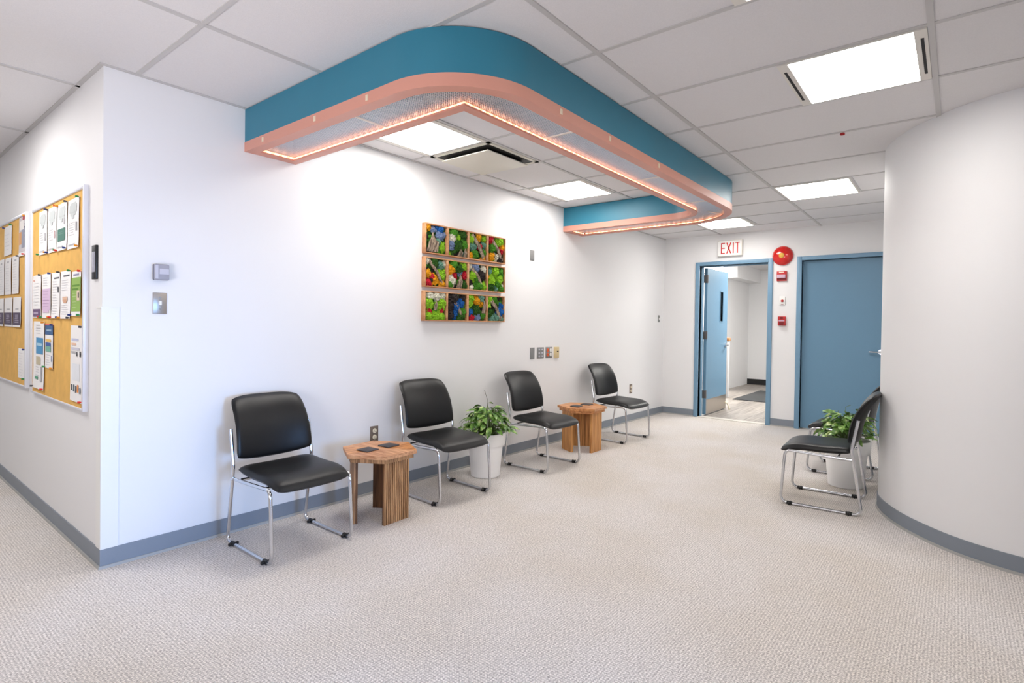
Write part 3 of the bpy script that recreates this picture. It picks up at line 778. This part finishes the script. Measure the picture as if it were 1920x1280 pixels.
for x in (-.025, .025):
    for z in (.034, 0, -.034): MB().bbox(x-.011, x+.011, -.010, -.004, z-.007, z+.007, 'lightgrey_plastic', .002).build('jack', o)
o, w_, h_ = plate(3.795, 3.912, .902, 1.016, 'double outlet with orange and white sockets, third in the row of four plates', 'outlet', 'greyplate', 'wall_outlet')
for z in (.024, -.022): receptacle(o, -.027, z, 'orange_pl', .019); receptacle(o, .027, z, 'white_pl', .019)
o, w_, h_ = plate(3.945, 4.022, .898, 1.014, 'beige phone plate with a dark slot, last in the row of four plates', 'wall plate', 'beige', 'phone_plate', .018)
MB().box(-.004, .026, -.0195, -.017, .006, .016, 'dark').build('slot', o)
o, w_, h_ = plate(6.525, 6.59, 1.304, 1.402, 'small grey switch plate near the far inside corner', 'light switch', 'greyplate', 'light_switch')
MB().box(-.006, .006, -.014, -.005, -.012, .012, 'white_pl').build('toggle', o)
# black plate on the hall wall
o = thing('switch_plate', 'black double dimmer plate with two white sliders between bulletin board and corner', 'light switch', (0, .101, 1.53))
MB().bbox(-.012, .002, -.033, .033, -.086, .086, 'glide', .003).build('plate', o)
for y in (-.013, .014): MB().bbox(-.0135, -.010, y-.006, y+.006, -.05, .052, 'lightgrey_plastic', .001).build('slider', o)

# ------------------------------------------------------------------ exit wall fittings (face -X)
o = thing('exit_sign', 'white box sign with red EXIT letters above the open door', 'exit sign', (L, -.93, 2.30))
MB().bbox(-.048, 0, -.158, .158, -.104, .104, 'fix', .004).build('housing', o)
MB().box(-.0495, -.0475, -.150, .150, -.096, .096, 'white_pl').build('face', o)
def stroke(m, y0, z0, y1, z1, w_=.0125):               # y runs to the reader's left on this wall, so letters are laid out with -u
    a, b = Vector((0, -y0, z0)), Vector((0, -y1, z1)); d = (b-a).normalized(); n = Vector((0, -d.z, d.y))*(w_/2)
    v = [a+n, b+n, b-n, a-n]; v = [(-.0505, p.y, p.z) for p in v]+[(-.0493, p.y, p.z) for p in v]
    m.add(v, [(0, 1, 2, 3), (4, 7, 6, 5), (0, 4, 5, 1), (1, 5, 6, 2), (2, 6, 7, 3), (3, 7, 4, 0)], 'red_txt')
h = .072
lt = MB(); u = -.108
stroke(lt, u, -h, u, h)
for z in (-h+.006, 0, h-.006): stroke(lt, u, z, u+.046, z, .012)
lt.build('letter', o)
lt = MB(); u = -.038; stroke(lt, u, -h, u+.052, h, .014); stroke(lt, u, h, u+.052, -h, .014); lt.build('letter', o)
lt = MB(); stroke(lt, .046, -h, .046, h, .014); lt.build('letter', o)
lt = MB(); stroke(lt, .1, -h, .1, h, .014); stroke(lt, .072, h-.006, .128, h-.006, .012); lt.build('letter', o)
o = thing('fire_bell', 'round glossy red fire bell with gold centre between the two blue doors', 'fire bell', (L, -1.572, 2.158))
MB().lathe([(.0001, .07), (.035, .069), (.07, .060), (.1, .044), (.116, .026), (.122, .012), (.122, .004), (.10, .002)], (0, 0, 0), 'red', 56, True, 'X').build('gong', o)
MB().lathe([(.0001, .0745), (.03, .0735), (.033, .069)], (0, 0, 0), 'gold', 32, True, 'X').build('centre_disc', o)
MB().lathe([(.06, .01), (.06, 0)], (0, 0, 0), 'dark', 20, True, 'X').build('back_box', o)
o = thing('alarm_strobe', 'red rectangular alarm strobe with a clear lens directly under the fire bell', 'alarm', (L, -1.568, 1.902))
MB().bbox(-.028, .004, -.058, .058, -.062, .062, 'red_pl', .004).build('body', o)
MB().bbox(-.046, -.026, -.046, .052, -.026, .018, 'strobe', .005).build('lens', o)
MB().box(-.0295, -.0275, -.026, .030, .042, .054, 'ivory').build('label_strip', o)
MB().box(-.0295, -.0275, -.052, .052, -.052, -.030, 'red_dk').build('grille', o)
o = thing('door_release_button', 'small white wall plate with a red round button in the middle of the narrow wall', 'button', (L, -1.578, 1.59))
MB().bbox(-.012, .004, -.034, .034, -.055, .055, 'white_pl', .004).build('plate', o)
MB().lathe([(.0001, .026), (.012, .024), (.0165, .018), (.0165, .010)], (0, 0, .0), 'red_pl', 24, True, 'X').build('button', o)
MB().box(-.013, -.0115, -.015, .015, -.046, -.041, 'red_dk').build('printed_line', o)
o = thing('fire_pull_station', 'small red fire alarm pull station, lowest fitting between the two blue doors', 'fire alarm', (L, -1.58, 1.335))
MB().bbox(-.040, .004, -.044, .044, -.058, .058, 'red_pl', .006, 3).build('body', o)
MB().bbox(-.052, -.038, -.026, .026, -.046, -.012, 'red_dk', .004).build('pull_handle', o)
MB().box(-.0415, -.0395, -.016, .016, .026, .050, 'red_dk').box(-.0415, -.0395, -.034, .034, -.004, .012, 'strobe').build('front_label', o)

# ------------------------------------------------------------------ bulletin boards on the hall wall (face -X)
def board(y0, y1, z0, z1, label, fy0, fy1):
    o = thing('bulletin_board', label, 'bulletin board', (0, (y0+y1)/2, (z0+z1)/2), 0, 'cork bulletin boards in the hall')
    c_ = ((y0+y1)/2, (z0+z1)/2); a, b = y0-c_[0], y1-c_[0]; p, q = z0-c_[1], z1-c_[1]
    MB().box(-.014, -.001, a+.01, b-.01, p+.01, q-.01, 'cork').build('cork_panel', o)
    f = MB(); f.bbox(-.024, 0, a, a+fy0, p, q, 'alu', .003).bbox(-.022, 0, b-fy1, b, p, q, 'alu', .003).bbox(-.022, 0, a+fy0, b-fy1, q-.018, q, 'alu', .003).bbox(-.018, 0, a+fy0, b-fy1, p, p+.012, 'alu', .003)
    f.build('frame', o); return o
board(.226, 1.405, .758, 1.94, 'golden cork bulletin board with pale frame nearest the corner', .022, .018)
board(1.548, 2.73, .772, 1.953, 'golden cork bulletin board cut off by the left edge of the picture', .022, .018)
PM = {}
def pm(rgb):
    if rgb not in PM: PM[rgb] = mat('print_ink_%d_%d_%d' % rgb, rgb, .7)
    return PM[rgb]
PINS = [(214, 40, 34), (40, 60, 130), (50, 140, 80), (226, 150, 40), (60, 60, 66)]
npin = [0]
def paper(yr, yl, z0, z1, label, marks=(), pins='tb', grp='notices pinned to the cork boards', bg=None):
    # yr / yl: right and left edge as the reader sees them (right is nearer the corner)
    cy, cz = (yr+yl)/2, (z0+z1)/2; W_, H_ = yl-yr, z1-z0
    m = MB(); rnd = random.Random(int(cy*1000+cz*77)); bow = rnd.uniform(.002, .006); lift = rnd.uniform(.002, .010)
    def X(u, v): return -.0155-bow*4*v*(1-v)*.5-lift*max(0, .25-v)*2-.003*u
    def patch(u0, u1, v0, v1, mt, dx):
        nv = max(1, int((v1-v0)*10)); vs = []; fs = []
        for j in range(nv+1):
            v = v0+(v1-v0)*j/nv
            for u in (u0, u1): vs.append((X(u, v)-dx, yl-cy-W_*u, z0-cz+H_*v))
        for j in range(nv): fs.append((2*j, 2*j+1, 2*j+3, 2*j+2))
        m.add(vs, fs, mt, True)
    patch(0, 1, 0, 1, 'paper' if bg is None else pm(bg), 0)
    for i, (u0, v0, u1, v1, c_) in enumerate(marks): patch(u0, u1, v0, v1, pm(c_), .0012+.0004*(i % 5))
    o = m.build('notice_sheet', None, (0, cy, cz)); tag(o, label, 'notice', grp)
    for v, k in ((.985, 't'), (.02, 'b')):
        if k in pins:
            for u in ((.04, .96) if rnd.random() < .4 else (.96,)):
                npin[0] += 1
                p = Vector((X(u, v), yl-cy-W_*u, z0-cz+H_*v))
                MB().tube([p, p+Vector((-.006, 0, 0))], .0035, pm(PINS[npin[0] % 5]), 8).tube([p+Vector((-.005, 0, 0)), p+Vector((-.016, 0, .001))], .0055, pm(PINS[npin[0] % 5]), 8).build('pushpin', o)
    return o
GY = (192, 192, 196); LGY = (220, 220, 224); DKT = (96, 92, 100)
def lines(u0, u1, va, vb, n, c_=GY, h_=.012):
    out = []; rnd = random.Random(int(va*991+n))
    for i in range(n):
        v = va+(vb-va)*i/max(1, n-1); out.append((u0, v, u0+(u1-u0)*rnd.uniform(.7, 1), v+h_, c_))
    return out
tree = lambda c_=(196, 202, 202): [(.25, .66, .75, .92, c_), (.18, .72, .82, .88, c_), (.4, .6, .6, .67, c_)]
# top row of four letter sheets, reader's left to right
paper(1.000, 1.213, 1.636, 1.905, 'tree-printed white sheet, first of four in the top row of the near board', tree()+[(.68, .3, .84, .48, GY)]+lines(.1, .6, .28, .5, 5, LGY)+lines(.1, .8, .06, .08, 2))
paper(.775, .995, 1.634, 1.900, 'tree-printed white sheet, second of four in the top row of the near board', tree()+[(.74, .3, .86, .46, (214, 180, 180))]+lines(.1, .65, .28, .5, 5, LGY)+lines(.1, .8, .06, .08, 2))
paper(.556, .772, 1.630, 1.897, 'white sheet with a dark green block in the top row of the near board', tree()+[(.1, .2, .86, .46, (76, 122, 110)), (.7, .54, .84, .66, GY)]+lines(.18, .78, .24, .42, 6, (116, 152, 142), .01)+lines(.1, .8, .06, .08, 2))
paper(.325, .552, 1.624, 1.893, 'tree-printed white sheet, last of four in the top row of the near board', tree()+[(.72, .34, .86, .52, GY)]+lines(.1, .65, .28, .52, 6, LGY)+lines(.1, .8, .06, .08, 2))
# middle row
paper(1.138, 1.368, 1.246, 1.515, 'white notice with a purple block at its foot on the near board', [(.06, .02, .94, .2, (110, 86, 122)), (.15, .08, .7, .13, (176, 160, 186)), (.1, .86, .22, .89, (226, 150, 130))]+lines(.2, .9, .3, .8, 8, LGY))
paper(.905, 1.134, 1.244, 1.514, 'white notice with a large lilac panel on the near board', [(.04, .18, .96, .66, (218, 192, 220)), (.15, .12, .85, .2, (218, 192, 220))]+lines(.15, .85, .26, .6, 6, (198, 168, 202), .01)+lines(.15, .8, .74, .9, 4, LGY))
paper(.700, .900, 1.244, 1.511, 'white text notice with a black spine mark in the middle row of the near board', [(.3, .86, .9, .89, (90, 90, 96)), (.76, .56, .88, .68, (70, 70, 76))]+lines(.15, .75, .1, .8, 13, LGY))
paper(.480, .697, 1.242, 1.510, 'white notice with an orange sketch in the middle row of the near board', [(.3, .88, .9, .91, (90, 90, 96)), (.25, .36, .75, .46, (226, 190, 164)), (.35, .33, .65, .4, (216, 170, 140))]+lines(.15, .85, .1, .28, 5, LGY)+lines(.15, .85, .6, .8, 5, LGY))
paper(.285, .474, 1.258, 1.498, 'green poster in the middle row of the near board', [(0, .1, 1, .86, (146, 182, 92)), (.1, .66, .9, .70, (96, 142, 50)), (.1, .58, .75, .62, (96, 142, 50)), (.62, .34, .92, .56, (226, 206, 186)), (.74, .4, .86, .52, (70, 60, 56)), (.2, .9, .8, .94, (150, 150, 176))]+lines(.15, .6, .18, .5, 6, (186, 210, 150)))
# lower notices
paper(1.058, 1.350, .798, 1.222, 'tall white poster with a blue block, lower part of the near board', [(.28, .52, .92, .76, (78, 148, 196)), (.36, .64, .84, .68, (170, 208, 228)), (.3, .36, .7, .48, (196, 186, 160)), (.2, .14, .5, .18, (90, 160, 130)), (.7, .12, .86, .34, (180, 180, 186))]+lines(.25, .8, .82, .94, 4, LGY)+lines(.25, .6, .2, .32, 4, LGY))
paper(.846, 1.046, .942, 1.208, 'narrow flyer with navy heading and yellow and green bands on the near board', [(0, .76, 1, .97, (58, 96, 142)), (0, .97, 1, 1, (206, 90, 100)), (.12, .6, .78, .66, (238, 196, 110)), (.12, .5, .78, .58, (66, 96, 160)), (.12, .38, .78, .5, (120, 178, 160)), (.2, .84, .8, .88, (170, 196, 216)), (.8, .16, .92, .3, (140, 150, 176))]+lines(.12, .7, .08, .3, 5, LGY))
paper(.252, .488, .798, 1.206, 'tall white poster with small figures, lower right of the near board', [(.1, .80, .7, .83, (196, 200, 226)), (.1, .74, .5, .77, (236, 196, 170)), (.1, .68, .8, .71, (206, 206, 220)), (.55, .6, .63, .66, (80, 80, 86)), (.82, .6, .92, .67, (60, 60, 66)), (.1, .14, .2, .22, (70, 74, 80)), (.28, .13, .38, .22, (90, 110, 120)), (.46, .12, .56, .21, (84, 84, 90)), (.62, .13, .74, .23, (226, 140, 70)), (.82, .12, .92, .2, (120, 130, 140)), (.2, .28, .8, .5, (232, 236, 242))]+lines(.08, .7, .63, .65, 2, GY))
# far board
paper(2.010, 2.290, 1.700, 1.915, 'blank white sheet pinned high on the far bulletin board', lines(.15, .8, .2, .7, 5, LGY), 't')
paper(1.576, 1.785, 1.665, 1.932, 'colour photo poster pinned at the top corner of the far bulletin board', [(0, .1, 1, .98, (206, 200, 204)), (.04, .3, .5, .62, (216, 160, 110)), (.45, .2, .95, .7, (150, 152, 170)), (.2, .66, .8, .9, (236, 232, 230)), (.6, .9, 1, 1, (176, 70, 80)), (.75, .4, .95, .8, (96, 96, 116))])
for (a, b, lab) in ((1.775, 2.015, 'white text sheet nearest the frame in the second row of the far board'), (2.025, 2.262, 'white text sheet, second from the frame in the second row of the far board'), (2.272, 2.505, 'white text sheet at the picture edge in the second row of the far board')):
    paper(a, b, 1.412, 1.682, lab, [(.35, .86, .65, .9, GY)]+lines(.15, .85, .1, .78, 11, LGY, .008), '')
for (a, b, lab) in ((1.705, 1.975, 'dark-footed white sheet nearest the frame in the third row of the far board'), (1.985, 2.280, 'dark-footed white sheet, second from the frame in the third row of the far board'), (2.290, 2.56, 'dark-footed white sheet at the picture edge in the third row of the far board')):
    paper(a, b, 1.178, 1.388, lab, [(.04, .06, .96, .48, (84, 74, 96)), (.35, .58, .75, .62, GY)]+lines(.3, .8, .14, .38, 5, (160, 152, 170), .03), '')
paper(1.576, 1.800, .828, 1.032, 'white text sheet low in the corner of the far bulletin board', lines(.15, .8, .1, .85, 9, LGY))

# ------------------------------------------------------------------ lights
def area(name, loc, size, power, color, rot, sizey=None):
    l = bpy.data.lights.new(name, 'AREA'); l.energy = power; l.color = color; l.size = size
    if sizey: l.shape = 'RECTANGLE'; l.size_y = sizey
    o = bpy.data.objects.new(name, l); COL.objects.link(o); o.location = loc; o.rotation_euler = rot; return o
LAMP = (1, .97, .94)
for i, (x, y, p) in enumerate([(-.8, 1.0, 20), (-1.0, 3.6, 16), (-1.1, -1.0, 5), (-.9, -4.6, 3), (1.2, -4.7, 3), (-3.0, -2.6, 3)]):
    area('assumed_panel_lamp', (x, y, ZC-.02), .55, p, LAMP, (0, 0, 0))  # unseen lamps, assumed in the hall and behind the camera
bl = area('assumed_blue_light', (.35, -5.2, .75), 1.0, 12, (.24, .50, 1.0), (0, 0, 0), 1.0)  # assumed bluish lamp, tints the lower left wall, no window is built
bl.rotation_euler = (Vector((-.1, 0, .35))-bl.location).to_track_quat('-Z', 'Y').to_euler(); bl.data.spread = math.radians(52)
area('rear_fill_light', (XR+.08, -2.2, 1.35), 4.2, 8, (1, .96, .99), (math.radians(90), 0, math.radians(-90)), 2.2)  # added soft fill in front of the rear wall, no window is built there
area('side_fill_light', (-1.8, YR+.08, 1.35), 4.6, 12, (1, .97, 1), (math.radians(90), 0, 0), 2.2)  # second added fill, an unseen lamp along the side wall
ul = area('added_uplight', (-2.1, -2.3, .9), .9, 20, (1, .95, .98), (0, 0, 0))  # unseen helper lamp, added to lift the left ceiling and upper wall
ul.rotation_euler = (Vector((.5, -.5, 2.6))-ul.location).to_track_quat('-Z', 'Y').to_euler(); ul.data.spread = math.radians(110)
area('added_vestibule_lamp', (9.0, -1.2, ZC-.02), .6, 45, (1, .97, .9), (0, 0, 0))  # added lamp, unseen, brightens the space beyond the open door
area('added_vestibule_lamp', (8.0, -1.5, ZC-.02), .5, 30, (1, .98, .94), (0, 0, 0))  # second unseen lamp added for the vestibule

# ------------------------------------------------------------------ world and camera
wd = bpy.data.worlds.new('World'); SC.world = wd; wd.use_nodes = True
wd.node_tree.nodes['Background'].inputs[0].default_value = (.8, .85, .95, 1); wd.node_tree.nodes['Background'].inputs[1].default_value = .4
cam = bpy.data.cameras.new('Camera'); co = bpy.data.objects.new('Camera', cam); COL.objects.link(co)
yaw, pitch, roll = math.radians(38.829), math.radians(-.661), math.radians(.8156)
f = Vector((math.cos(yaw)*math.cos(pitch), math.sin(yaw)*math.cos(pitch), math.sin(pitch)))
r = Vector((math.sin(yaw), -math.cos(yaw), 0)); u = r.cross(f)
r2 = r*math.cos(roll)+u*math.sin(roll); u2 = -r*math.sin(roll)+u*math.cos(roll)
mx = Matrix((r2, u2, -f)).transposed().to_4x4(); mx.translation = Vector((-.8593, -3.2994, 1.2473)); co.matrix_world = mx
cam.sensor_width = 36; cam.lens = 1035.78/1920*36; cam.shift_y = -20.56/1920; cam.clip_start = .05
SC.camera = co
SC.view_settings.view_transform = 'Standard'; SC.view_settings.look = 'None'
SC.view_settings.exposure = EXPO = 0.17
SC.cycles.use_denoising = True
